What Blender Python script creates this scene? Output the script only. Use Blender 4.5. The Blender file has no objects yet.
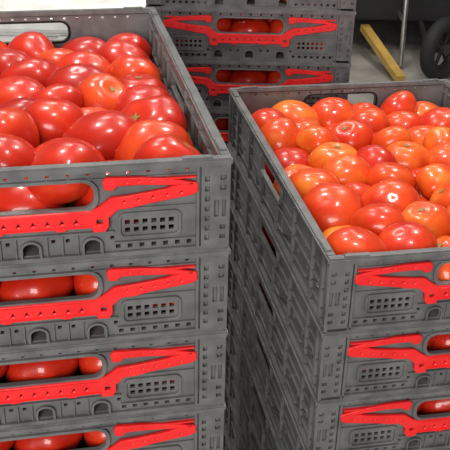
import bpy, bmesh, math, random
import numpy as np
from mathutils import Vector, Matrix
G=dict(f=892.06,pitch=.4813,roll=.0250,cx=-.0069,cy=-.7995,cz=.3441,La=.208,Rx=.1109,Ry=.0729,Rz=-.1532,Ra=.1989,Bx=.2315,By=.8827,Bz=-.0739,Ba=.0059)
W=0.4;D=.6;HR=.1014;H=.107   # HR: real stacking pitch, H: design height (mesh is scaled to HR)
SZ=HR/H
sc=bpy.context.scene
def new_mat(name):
    m=bpy.data.materials.new(name);m.use_nodes=True
    nt=m.node_tree;return m,nt,nt.nodes['Principled BSDF']
def noise_col(nt,b,c1,c2,scale,detail=4,lo=.35,hi=.65):
    tc=nt.nodes.new('ShaderNodeTexCoord');n=nt.nodes.new('ShaderNodeTexNoise');n.inputs['Scale'].default_value=scale;n.inputs['Detail'].default_value=detail
    nt.links.new(tc.outputs['Object'],n.inputs['Vector'])
    r=nt.nodes.new('ShaderNodeValToRGB');r.color_ramp.elements[0].position=lo;r.color_ramp.elements[1].position=hi
    r.color_ramp.elements[0].color=(*c1,1);r.color_ramp.elements[1].color=(*c2,1)
    nt.links.new(n.outputs['Fac'],r.inputs['Fac']);nt.links.new(r.outputs['Color'],b.inputs['Base Color'])
    return n
M_grey,nt,b=new_mat('grey_plastic');n=noise_col(nt,b,(.088,.090,.092),(.150,.150,.149),34,detail=8);b.inputs['Roughness'].default_value=.40
M_red,nt,b=new_mat('red_latch_plastic');noise_col(nt,b,(.72,.010,.012),(.86,.020,.022),30);b.inputs['Roughness'].default_value=.42
def simple(name,c,r=.5,m=0):
    M,nt,b=new_mat(name);noise_col(nt,b,tuple(x*.85 for x in c),tuple(min(1,x*1.15) for x in c),12);b.inputs['Roughness'].default_value=r;b.inputs['Metallic'].default_value=m;return M
M_conc,nt,b=new_mat('concrete');noise_col(nt,b,(.28,.26,.23),(.46,.43,.39),5,detail=8);b.inputs['Roughness'].default_value=.8
M_yel=simple('yellow_paint',(.70,.44,.10),.45);M_rub=simple('rubber',(.02,.02,.022),.7);M_met=simple('steel',(.6,.6,.6),.35,1);M_blk=simple('black_paint',(.02,.02,.022),.5)
M_dkm=simple('dull_steel',(.10,.10,.10),.5,.6)
M_wall=simple('wall_paint',(.06,.06,.06),.8);M_white=simple('white_plastic',(.8,.82,.79),.5)
M_tom,nt,b=new_mat('tomato_skin')
at=nt.nodes.new('ShaderNodeAttribute');at.attribute_name='tint'
r_=nt.nodes.new('ShaderNodeValToRGB')
r_.color_ramp.elements[0].color=(.30,.004,.003,1);r_.color_ramp.elements[1].color=(.80,.24,.025,1)
e=r_.color_ramp.elements.new(.5);e.color=(.56,.024,.007,1)
e=r_.color_ramp.elements.new(.75);e.color=(.70,.080,.010,1)
tc=nt.nodes.new('ShaderNodeTexCoord');n=nt.nodes.new('ShaderNodeTexNoise');n.inputs['Scale'].default_value=25;n.inputs['Detail'].default_value=4;nt.links.new(tc.outputs['Object'],n.inputs['Vector'])
ad=nt.nodes.new('ShaderNodeMath');ad.operation='MULTIPLY_ADD';ad.inputs[1].default_value=.7;nt.links.new(n.outputs['Fac'],ad.inputs[0])
sb=nt.nodes.new('ShaderNodeMath');sb.operation='SUBTRACT';sb.inputs[1].default_value=.35;nt.links.new(at.outputs['Fac'],sb.inputs[0])
nt.links.new(sb.outputs[0],ad.inputs[2]);nt.links.new(ad.outputs[0],r_.inputs['Fac']);nt.links.new(r_.outputs['Color'],b.inputs['Base Color'])
b.inputs['Roughness'].default_value=.34;b.inputs['Specular IOR Level'].default_value=.3;b.inputs['Coat Weight'].default_value=.35;b.inputs['Coat Roughness'].default_value=.06
bn=nt.nodes.new('ShaderNodeBump');bn.inputs['Strength'].default_value=.16;bn.inputs['Distance'].default_value=.002
n2=nt.nodes.new('ShaderNodeTexNoise');n2.inputs['Scale'].default_value=90;nt.links.new(tc.outputs['Object'],n2.inputs['Vector'])
nt.links.new(n2.outputs['Fac'],bn.inputs['Height']);nt.links.new(bn.outputs['Normal'],b.inputs['Normal']);nt.links.new(bn.outputs['Normal'],b.inputs['Coat Normal'])
M_cal=simple('tomato_calyx',(.24,.20,.05),.7)

def rrect(x0,z0,x1,z1,r=0,n=4):
    if r<=0: return [(x0,z0),(x1,z0),(x1,z1),(x0,z1)]
    o=[]
    for cx,cz,a in((x1-r,z0+r,-90),(x1-r,z1-r,0),(x0+r,z1-r,90),(x0+r,z0+r,180)):
        for i in range(n+1):
            t=math.radians(a+90*i/n);o.append((cx+r*math.cos(t),cz+r*math.sin(t)))
    return o
def plate(bm,outers,holes,th,mat4,mi=0,bev=0):
    cu=bpy.data.curves.new('c','CURVE');cu.dimensions='2D';cu.fill_mode='BOTH';cu.extrude=th/2-bev;cu.bevel_depth=bev;cu.bevel_resolution=0
    for pl in outers+holes:
        s=cu.splines.new('POLY');s.points.add(len(pl)-1);s.use_cyclic_u=True
        for k,(x,y) in enumerate(pl): s.points[k].co=(x,y,0,1)
    ob=bpy.data.objects.new('c',cu);sc.collection.objects.link(ob)
    dg=bpy.context.evaluated_depsgraph_get();dg.update()
    me=bpy.data.meshes.new_from_object(ob.evaluated_get(dg))
    n0=len(bm.faces);me.transform(mat4);bm.from_mesh(me)
    bm.faces.ensure_lookup_table()
    for f in bm.faces[n0:]: f.material_index=mi
    bpy.data.objects.remove(ob);bpy.data.meshes.remove(me);bpy.data.curves.remove(cu)
def box(bm,x0,x1,y0,y1,z0,z1,mi=0,bev=0,rot=None):
    M=Matrix.Translation(((x0+x1)/2,(y0+y1)/2,(z0+z1)/2))
    if rot is not None: M=M@rot
    r=bmesh.ops.create_cube(bm,size=1,matrix=M@Matrix.Diagonal((x1-x0,y1-y0,z1-z0,1)))
    vs=r['verts'];fs=list({f for v in vs for f in v.link_faces})
    for f in fs:f.material_index=mi
    if bev>0:
        es=list({e for v in vs for e in v.link_edges})
        r=bmesh.ops.bevel(bm,geom=es,offset=bev,segments=2,affect='EDGES')
        for f in r['faces']: f.material_index=mi
def rod(bm,a,b_,r,mi=0,seg=12):
    a=Vector(a);b_=Vector(b_);d=b_-a
    M=Matrix.Translation((a+b_)/2)@d.to_track_quat('Z','Y').to_matrix().to_4x4()
    rr=bmesh.ops.create_cone(bm,cap_ends=True,segments=seg,radius1=r,radius2=r,depth=d.length,matrix=M)
    for f in {f for v in rr['verts'] for f in v.link_faces}: f.material_index=mi
def torus(bm,M,R,r,mi=0,nu=32,nv=10):
    g=[[bm.verts.new(M@Vector(((R+r*math.cos(2*math.pi*j/nv))*math.cos(2*math.pi*i/nu),(R+r*math.cos(2*math.pi*j/nv))*math.sin(2*math.pi*i/nu),r*1.1*math.sin(2*math.pi*j/nv)))) for j in range(nv)] for i in range(nu)]
    for i in range(nu):
        for j in range(nv):
            f=bm.faces.new((g[i][j],g[(i+1)%nu][j],g[(i+1)%nu][(j+1)%nv],g[i][(j+1)%nv]));f.material_index=mi;f.smooth=True
def finish(bm,name,mats):
    me=bpy.data.meshes.new(name);bm.to_mesh(me);bm.free()
    for m in mats: me.materials.append(m)
    return me
def Mend(y): return Matrix(((1,0,0,0),(0,0,-1,y),(0,1,0,0),(0,0,0,1)))
def Mside(x): return Matrix(((0,0,1,x),(1,0,0,0),(0,1,0,0),(0,0,0,1)))
def sym(pl,Wd): return [(Wd-x,z) for x,z in pl]
def build_crate():
    bm=bmesh.new()
    holes=[rrect(.136,-.0495,.264,-.0185,.012)]
    def arch(t0,w,top,zb=-H+.001):
        pts=[(t0-w,zb),(t0+w,zb)]
        for k in range(9):
            a=math.pi*k/8;pts.append((t0+w*math.cos(a),top-w*.9+w*.9*math.sin(a)))
        return pts
    for t0 in (.14,.2,.26): holes.append(arch(t0,.0075,-.0855))
    for i in range(6):
        for j in range(2):
            x=.058+i*.0088;z=-.0665-j*.009
            pl=rrect(x,z-.0052,x+.0052,z);holes+=[pl,sym(pl,W)]
    for i in range(17):
        x=.045+i*.0193
        holes.append(rrect(x,-.0145,x+.0035,-.0108))
    for x in (.04,.052,.064,.076,.088,.1,.112):
        pl=rrect(x,-.0995,x+.005,-.0945);holes+=[pl,sym(pl,W)]
    for x in (.118,.162,.176): 
        pl=rrect(x,-.088,x+.004,-.084);holes+=[pl,sym(pl,W)]
    outer=[(.006,-H),(W-.006,-H),(W-.006,-.004),(.006,-.004)]
    for end in (0,1):
        y=.009 if end==0 else D-.009
        sgn=-1 if end==0 else 1
        plate(bm,[outer],holes,.003,Mend(y))
        def ypl(o0,o1):
            a,b_=y+sgn*o0,y+sgn*o1
            return min(a,b_),max(a,b_)
        for s in (0,1):
            o=rrect(.002,-H+.001,.031,-.007,.001,1);hs=[]
            for k in range(7):
                z=-.02-k*.0115
                hs.append(rrect(.0225,z-.006,.0275,z))
                if k in(0,1,5,6):hs.append(rrect(.006,z-.005,.012,z))
            hs.append(rrect(.006,-.068,.010,-.048));hs.append(rrect(.013,-.068,.018,-.048))
            if s: o=sym(o,W);hs=[sym(h_,W) for h_ in hs]
            plate(bm,[o],hs,.005,Mend(y+sgn*.0035))
            x0,x1=(.033,.036) if s==0 else (W-.036,W-.033)
            box(bm,x0,x1,*ypl(.001,.006),-H+.002,-.007)
            fo=rrect(.051,-.087,.114,-.057,.007);fi=[rrect(.0535,-.0845,.1115,-.0595,.005)]
            if s: fo=sym(fo,W);fi=[sym(f_,W) for f_ in fi]
            plate(bm,[fo],fi,.003,Mend(y+sgn*.003))
        for t0 in (.14,.2,.26):
            plate(bm,[arch(t0,.0105,-.0825)],[arch(t0,.0082,-.0850,-H+.0013)],.005,Mend(y+sgn*.003))
        box(bm,.036,W-.036,*ypl(.001,.004),-.0178,-.0162)
        for a,b_ in ((.036,.118),(W-.118,W-.036)):
            box(bm,a,b_,*ypl(.001,.004),-.0535,-.0515)
            box(bm,a,b_,*ypl(.001,.005),-.0925,-.0905)
        box(bm,.118,W-.118,*ypl(.001,.005),-.0785,-.0765)
        for t in (.155,.17,.185,.215,.23,.245): box(bm,t,t+.0015,*ypl(.001,.004),-H+.004,-.0785)
        box(bm,.006,W-.006,*ypl(.001,.006),-H,-H+.005)
        plate(bm,[rrect(.132,-.053,.268,-.0155,.015)],[rrect(.1365,-.049,.2635,-.019,.0115)],.007,Mend(y+sgn*.002))
        half=[(.200,-.069),(.176,-.069),(.174,-.0715),(.166,-.0715),(.164,-.069),(.140,-.069),(.138,-.0745),(.127,-.0745),(.1235,-.069),(.1235,-.0590),(.114,-.0500),(.100,-.0490),(.085,-.0455),(.060,-.0415),(.040,-.0385),(.035,-.0350),(.0355,-.0262),
              (.040,-.0252),(.060,-.0285),(.066,-.0310),(.085,-.0340),(.108,-.0370),(.120,-.0375),(.131,-.0465),(.139,-.0515),(.200,-.0515)]
        full=half+[(W-x,z) for x,z in reversed(half)]
        pts=[]
        for p_ in full:
            if not pts or (abs(p_[0]-pts[-1][0])+abs(p_[1]-pts[-1][1]))>1e-5: pts.append(p_)
        if abs(pts[0][0]-pts[-1][0])+abs(pts[0][1]-pts[-1][1])<1e-5: pts.pop()
        lh=[]
        for i in range(8):
            x=.145+i*.0138;lh.append([(x,-.0645),(x+.0075,-.0645),(x+.00375,-.0575)])
        for x in (.048,.062,.076,.090,.104):
            zz=-.0375-(x-.048)*.12
            t_=[(x,zz+.001),(x+.007,zz),(x+.0035,zz+.005)];lh+=[t_,sym(t_,W)]
        t_=rrect(.1285,-.067,.1355,-.060,.002);lh+=[t_,sym(t_,W)]
        plate(bm,[pts],lh,.006,Mend(y+sgn*.0055),1,.0007)
        pr=[(.040,-.0250),(.062,-.0195),(.095,-.0160),(.124,-.0150),(.127,-.0185),(.126,-.0270),(.118,-.0280),(.114,-.0235),(.092,-.0235),(.064,-.0255),(.040,-.0265)]
        lp=[]
        for x in (.078,.090,.102): lp.append([(x,-.0213),(x+.006,-.0213),(x+.003,-.0180)])
        for k in (0,1): 
            f_=(lambda q:sym(q,W)) if k else (lambda q:q)
            plate(bm,[f_(pr)],[f_(q) for q in lp],.006,Mend(y+sgn*.0055),1,.0007)
        for a,b_ in ((.037,.066),(W-.066,W-.037)): box(bm,a,b_,*ypl(.003,.0085),-.0195,-.0178,1)
        box(bm,.140,W-.140,*ypl(.0075,.0098),-.0535,-.0518,1);box(bm,.140,W-.140,*ypl(.0075,.0098),-.0687,-.0672,1)
    hs=[rrect(.24,-.05,.36,-.022,.011)]
    for i in range(24):
        x=.05+i*.0215
        if not(.225<x<.365): hs.append(rrect(x,-.05,x+.005,-.046))
        hs.append(rrect(x,-.096,x+.006,-.092))
        hs.append(rrect(x,-.0155,x+.003,-.0125))
        if i%2==0: hs.append(rrect(x,-.074,x+.012,-.068))
    o=[(.006,-H),(D-.006,-H),(D-.006,-.004),(.006,-.004)]
    for s in (0,1):
        x=.009 if s==0 else W-.009;sg=-1 if s==0 else 1
        plate(bm,[o],hs,.003,Mside(x))
        def xr(o0,o1):
            a,b_=x+sg*o0,x+sg*o1;return min(a,b_),max(a,b_)
        for t in [.012,.03,.034]+[.075+.09*i for i in range(6)]+[D-.034,D-.03,D-.012]:
            if .225<t<.375: box(bm,*xr(.001,.006),t,t+.002,-H+.004,-.056)
            else: box(bm,*xr(.001,.006),t,t+.002,-H+.004,-.008)
        for z in (-.0185,-.041,-.060,-.088):
            if z==-.041:
                box(bm,*xr(.001,.004),.034,.236,z,z+.002);box(bm,*xr(.001,.004),.364,D-.034,z,z+.002)
            else: box(bm,*xr(.001,.0045),.01,D-.01,z,z+.0018)
        box(bm,*xr(.001,.007),.006,D-.006,-H,-H+.006)
        plate(bm,[rrect(.236,-.054,.364,-.018,.014)],[rrect(.2405,-.0495,.3595,-.0225,.0108)],.006,Mside(x+sg*.002))
        for d_ in (0,1):
            for p_ in ([(.045,-.062),(.049,-.062),(.105,-.088),(.101,-.088)],[(.17,-.062),(.174,-.062),(.225,-.088),(.221,-.088)]):
                if d_: p_=sym(p_,D)
                plate(bm,[p_],[],.003,Mside(x+sg*.003))
    box(bm,0,W,0,.0125,-.0085,0,0,.002);box(bm,0,W,D-.0125,D,-.0085,0,0,.002)
    box(bm,0,.0125,.010,D-.010,-.0085,0,0,.002);box(bm,W-.0125,W,.010,D-.010,-.0085,0,0,.002)
    for xx in (.02,W-.05):
        for yy in (.0025,D-.010): box(bm,xx,xx+.03,yy,yy+.0075,-.001,.0018,0,.0006)
    for yy in (.02,D-.05):
        for xx in (.0025,W-.010): box(bm,xx,xx+.0075,yy,yy+.03,-.001,.0018,0,.0006)
    for x0,x1 in ((.010,.014),(W-.014,W-.010)):
        for t in [.02+.05*i for i in range(12)]:
            if not .23<t<.365: box(bm,x0,x1,t,t+.003,-H+.004,-.008)
        box(bm,x0,x1,.012,D-.012,-.0595,-.0575);box(bm,x0,x1,.012,D-.012,-.019,-.0175)
    pl=[(.008,.008),(W-.008,.008),(W-.008,D-.008),(.008,D-.008)]
    hh=[rrect(.03+i*.06,.03+j*.061,.06+i*.06,.06+j*.061,.004,2) for i in range(6) for j in range(9)]
    plate(bm,[pl],hh,.004,Matrix.Translation((0,0,-H+.004)))
    me=finish(bm,'crate_mesh',[M_grey,M_red]);me.transform(Matrix.Diagonal((1,1,SZ,1)));return me
crate_me=build_crate()
H=HR
def tomato_protos():
    out=[];rnd=random.Random(5)
    for v in range(10):
        nu,nv=36,22;vs=[];fs=[];mi=[]
        lob=rnd.choice([4,5,6]);am=rnd.uniform(.02,.08);fl=rnd.uniform(.70,.88);ph=rnd.random()*6;asym=rnd.uniform(0,.09);el=rnd.uniform(.01,.06)
        for j in range(nv+1):
            th=math.pi*j/nv
            for i in range(nu):
                a=2*math.pi*i/nu
                rr=1+am*math.cos(lob*a+ph+.6*math.sin(a))*math.sin(th)**1.5*(1+.8*math.cos(th))+el*math.cos(2*a+ph)*math.sin(th)
                st=math.exp(-(th/.34)**2)*.17;bt=math.exp(-((math.pi-th)/.16)**2)*.035
                rad=math.sin(th)*rr; z=math.cos(th)*fl*(1+asym*math.cos(a+ph)*math.sin(th)*1.5) - st + bt
                vs.append((rad*math.cos(a),rad*math.sin(a),z))
        for j in range(nv):
            for i in range(nu):
                k=(i+1)%nu;fs.append((j*nu+i,(j+1)*nu+i,(j+1)*nu+k,j*nu+k));mi.append(0)
        b0=len(vs);zc=fl-.17+.02;nc=10
        vs.append((0,0,zc+.02))
        for i in range(nc):
            a=2*math.pi*i/nc;q_=.17 if i%2==0 else .07
            vs.append((q_*math.cos(a),q_*math.sin(a),zc+(.035 if i%2==0 else .015)))
        for i in range(nc): fs.append((b0,b0+1+i,b0+1+(i+1)%nc));mi.append(1)
        out.append((np.array(vs),fs,mi))
    return out
PR=tomato_protos()
def pack(n,zf,zb,seed,rmin,rmax,iters=500):
    rg=np.random.RandomState(seed);m=.0135
    r=rg.uniform(rmin,rmax,n)
    P=np.column_stack([rg.uniform(.04,W-.04,n),rg.uniform(.04,D-.04,n),rg.uniform(-H+.04,.06,n)])
    lo=np.array([m,m,-H+.008])
    for it in range(iters):
        P[:,2]-=.0006
        for _ in range(2):
            d=P[:,None]-P[None];L=np.linalg.norm(d*np.array([1,1,1.15]),axis=2)+1e-9
            ov=np.clip((r[:,None]+r[None])*.955-L,0,None);np.fill_diagonal(ov,0)
            P+=(d/L[:,:,None]*ov[:,:,None]).sum(1)*.45
            P=np.minimum(np.maximum(P,lo+r[:,None]*np.array([1,1,.85])),np.array([W-m,D-m,9])-r[:,None]*np.array([1,1,0]))
            zl=zf+(zb-zf)*P[:,1]/D
            P[:,2]=np.minimum(P[:,2],zl-r*.85)
    return P,r
def pile_mesh(name,n,zf,zb,seed,rmin,rmax,tmean,flipp=.85):
    P,r=pack(n,zf,zb,seed,rmin,rmax)
    rnd=random.Random(seed);V=[];F=[];MI=[];T=[];off=0
    for p,rr in zip(P,r):
        vs,fs,mi=rnd.choice(PR)
        tilt=rnd.gauss(0,.6)+(math.pi if rnd.random()<flipp else 0)
        Rm=Matrix.Rotation(rnd.random()*6.28,3,'Z')@Matrix.Rotation(tilt,3,'X')@Matrix.Rotation(rnd.random()*6.28,3,'Z')
        V.append((vs*rr)@np.array(Rm).T+p)
        F+=[tuple(k+off for k in f) for f in fs];MI+=mi;off+=len(vs)
        base=min(1,max(0,rnd.gauss(tmean,.12)))
        T+=list(base+.14*np.clip(vs[:,2],-.3,1))
    me=bpy.data.meshes.new(name);me.from_pydata(np.vstack(V).tolist(),[],F)
    me.materials.append(M_tom);me.materials.append(M_cal)
    me.polygons.foreach_set('material_index',MI);me.shade_smooth()
    a=me.attributes.new('tint','FLOAT','POINT');a.data.foreach_set('value',T);me.update()
    return me
tomL=pile_mesh('tomatoes_a',44,.006,-.030,4,.037,.049,.42)
tomR=pile_mesh('tomatoes_b',60,.012,-.010,14,.033,.045,.68,.72)
tomLow=pile_mesh('tomatoes_c',44,-.008,-.008,7,.034,.044,.45)
def put(name,me,loc,rz=0):
    o=bpy.data.objects.new(name,me);sc.collection.objects.link(o);o.location=loc;o.rotation_euler=(0,0,rz);return o
def stack(x,y,ztop,a,n,right,tom):
    ex=Vector((math.cos(a),math.sin(a),0))
    o=Vector((x,y,ztop))-(ex*W if right else Vector())
    for i in range(n):
        jit=0 if i<4 else random.Random(i).uniform(-.003,.003)
        l=o+Vector((jit,0,-i*H))
        put('harvest_crate',crate_me,l,a)
        put('tomato_pile',tom if (i==0 and tom) else tomLow,l,a)
FZ=G['Rz']-9*H
def boxobj(name,x0,x1,y0,y1,z0,z1,mat,bev=0):
    bm=bmesh.new();box(bm,x0,x1,y0,y1,z0,z1,0,bev);return put(name,finish(bm,name,[mat]),(0,0,0))
stack(0,0,0,G['La'],10,True,tomL)
stack(G['Rx'],G['Ry'],G['Rz'],G['Ra'],9,False,tomR)
stack(G['Bx'],G['By'],G['Bz']+H,G['Ba'],10,True,None)
def dolly(x,y,ztop,a):
    bm=bmesh.new();h=ztop-FZ-.001
    box(bm,0,W,0,D,h-.02,h,0,.003)
    for cx in (.06,W-.06):
        for cy in (.06,D-.06):
            r=(h-.02)/2
            rod(bm,(cx-.012,cy,r),(cx+.012,cy,r),r,1,20)
    o=Vector((x,y,FZ))-Vector((math.cos(a),math.sin(a),0))*W
    put('crate_dolly',finish(bm,'crate_dolly',[M_blk,M_rub]),o,a)
dolly(0,0,-10*H,G['La']);dolly(G['Bx'],G['By'],G['Bz']-9*H,G['Ba'])
boxobj('floor',-4,5,-3,7,FZ-.05,FZ,M_conc)
boxobj('wall_back',-4,5,6.9,7.0,FZ,FZ+3.2,M_wall)
# white lidded bulk bin behind the left stack
bm=bmesh.new()
bx0,bx1,by0,by1,bh=-1.15,.12,1.56,2.4,.80
box(bm,bx0,bx1,by0,by1,.10,bh-.05,0,.015)
box(bm,bx0-.02,bx1+.02,by0-.02,by1+.02,bh-.05,bh,0,.01)
for k in range(6): box(bm,bx0+.08+k*.2,bx0+.12+k*.2,by0-.012,by0+.01,.15,bh-.06,0,.004)
for xx in (bx0,bx0+.55,bx1-.15): box(bm,xx,xx+.15,by0,by1,0,.11,0,.01)
put('bulk_bin',finish(bm,'bulk_bin',[M_white]),(0,0,FZ))
# cart with wheels in the background
bm=bmesh.new()
box(bm,.55,1.85,3.90,5.0,.20,.32,0,.01)
box(bm,.60,1.12,4.12,4.8,.30,.75,0,.02);box(bm,1.18,1.75,4.12,4.8,.30,.62,0,.02)
rod(bm,(.885,3.70,.02),(.885,3.87,1.0),.013,2)
rod(bm,(1.55,3.88,.05),(1.55,3.88,1.0),.013,2)
rod(bm,(.885,3.87,1.0),(1.55,3.88,1.0),.013,2)
rod(bm,(.885,3.80,.24),(.885,4.0,.24),.012,2)
for (wx,wy) in ((1.05,3.54),(.75,4.75),(1.6,4.75)):
    M=Matrix.Translation((wx,wy,.16))@Matrix.Rotation(math.radians(90),4,'X')@Matrix.Rotation(.75,4,'Y')
    torus(bm,M,.125,.035,1)
    torus(bm,M,.088,.006,4,32,6)
    rr=bmesh.ops.create_cone(bm,cap_ends=True,segments=24,radius1=.028,radius2=.028,depth=.06,matrix=M)
    for f in {f for v in rr['verts'] for f in v.link_faces}: f.material_index=4
    for k in range(6):
        a=k*2*math.pi/6
        rod(bm,M@Vector((0,0,0)),M@Vector((.10*math.cos(a),.10*math.sin(a),0)),.009,0)
rod(bm,(.98,3.54,.16),(1.02,4.15,.22),.015,0)
rod(bm,(1.12,3.56,.16),(1.3,4.15,.22),.015,0)
p0,p1=Vector((.84,3.44,.03)),Vector((.715,3.95,.15))
d=p0-p1
M=Matrix.Translation((p0+p1)/2)@d.to_track_quat('Y','Z').to_matrix().to_4x4()@Matrix.Diagonal((.045,d.length,.035,1))
rr=bmesh.ops.create_cube(bm,size=1,matrix=M)
for f in {f for v in rr['verts'] for f in v.link_faces}: f.material_index=3
put('wheeled_cart',finish(bm,'wheeled_cart',[M_blk,M_rub,M_met,M_yel,M_dkm]),(0,0,FZ))
# camera
cp,sp=math.cos(G['pitch']),math.sin(G['pitch']);cr,sr=math.cos(G['roll']),math.sin(G['roll'])
fw=Vector((0,cp,-sp));up=Vector((0,sp,cp));rt=Vector((1,0,0))
rt2=rt*cr+up*sr;up2=up*cr-rt*sr
cam=bpy.data.cameras.new('camera');co=bpy.data.objects.new('camera',cam);sc.collection.objects.link(co)
co.matrix_world=Matrix(((rt2.x,up2.x,-fw.x,G['cx']),(rt2.y,up2.y,-fw.y,G['cy']),(rt2.z,up2.z,-fw.z,G['cz']),(0,0,0,1)))
cam.sensor_width=36;cam.lens=G['f']/450*36;cam.clip_start=.02;sc.camera=co
def area(name,loc,target,size,energy,col=(1,1,1)):
    l=bpy.data.lights.new(name,'AREA');l.size=size;l.energy=energy;l.color=col
    o=bpy.data.objects.new(name,l);sc.collection.objects.link(o);o.location=loc
    o.rotation_euler=(Vector(target)-Vector(loc)).to_track_quat('-Z','Y').to_euler();return o
area('bin_fill_light',(-.7,.9,1.9),(0,.3,0),.20,25,(1,.94,.86))
area('bin_fill_light',(.9,1.7,2.1),(.3,.5,0),.22,30,(1,.94,.86))
area('bin_fill_light',(.2,-.2,2.3),(.1,.2,0),.26,24,(1,.95,.88))
area('bin_fill_light',(-.5,2.0,1.6),(-.5,2.0,0),.5,14,(1,.98,.95))  # added fill lamp to brighten the bin lid, no real fixture
area('bin_fill_light',(.6,3.3,1.9),(.75,3.4,-1),.8,16,(1,.98,.95))  # extra fill added to lift the concrete by the cart, not a real fixture
area('doorway_light',(-.5,-2.6,.8),(0,0,-.3),1.3,90,(1,.97,.94))
w=bpy.data.worlds.new('w');sc.world=w;w.use_nodes=True
w.node_tree.nodes['Background'].inputs[0].default_value=(.84,.82,.79,1);w.node_tree.nodes['Background'].inputs[1].default_value=.18
sc.view_settings.view_transform='Standard'
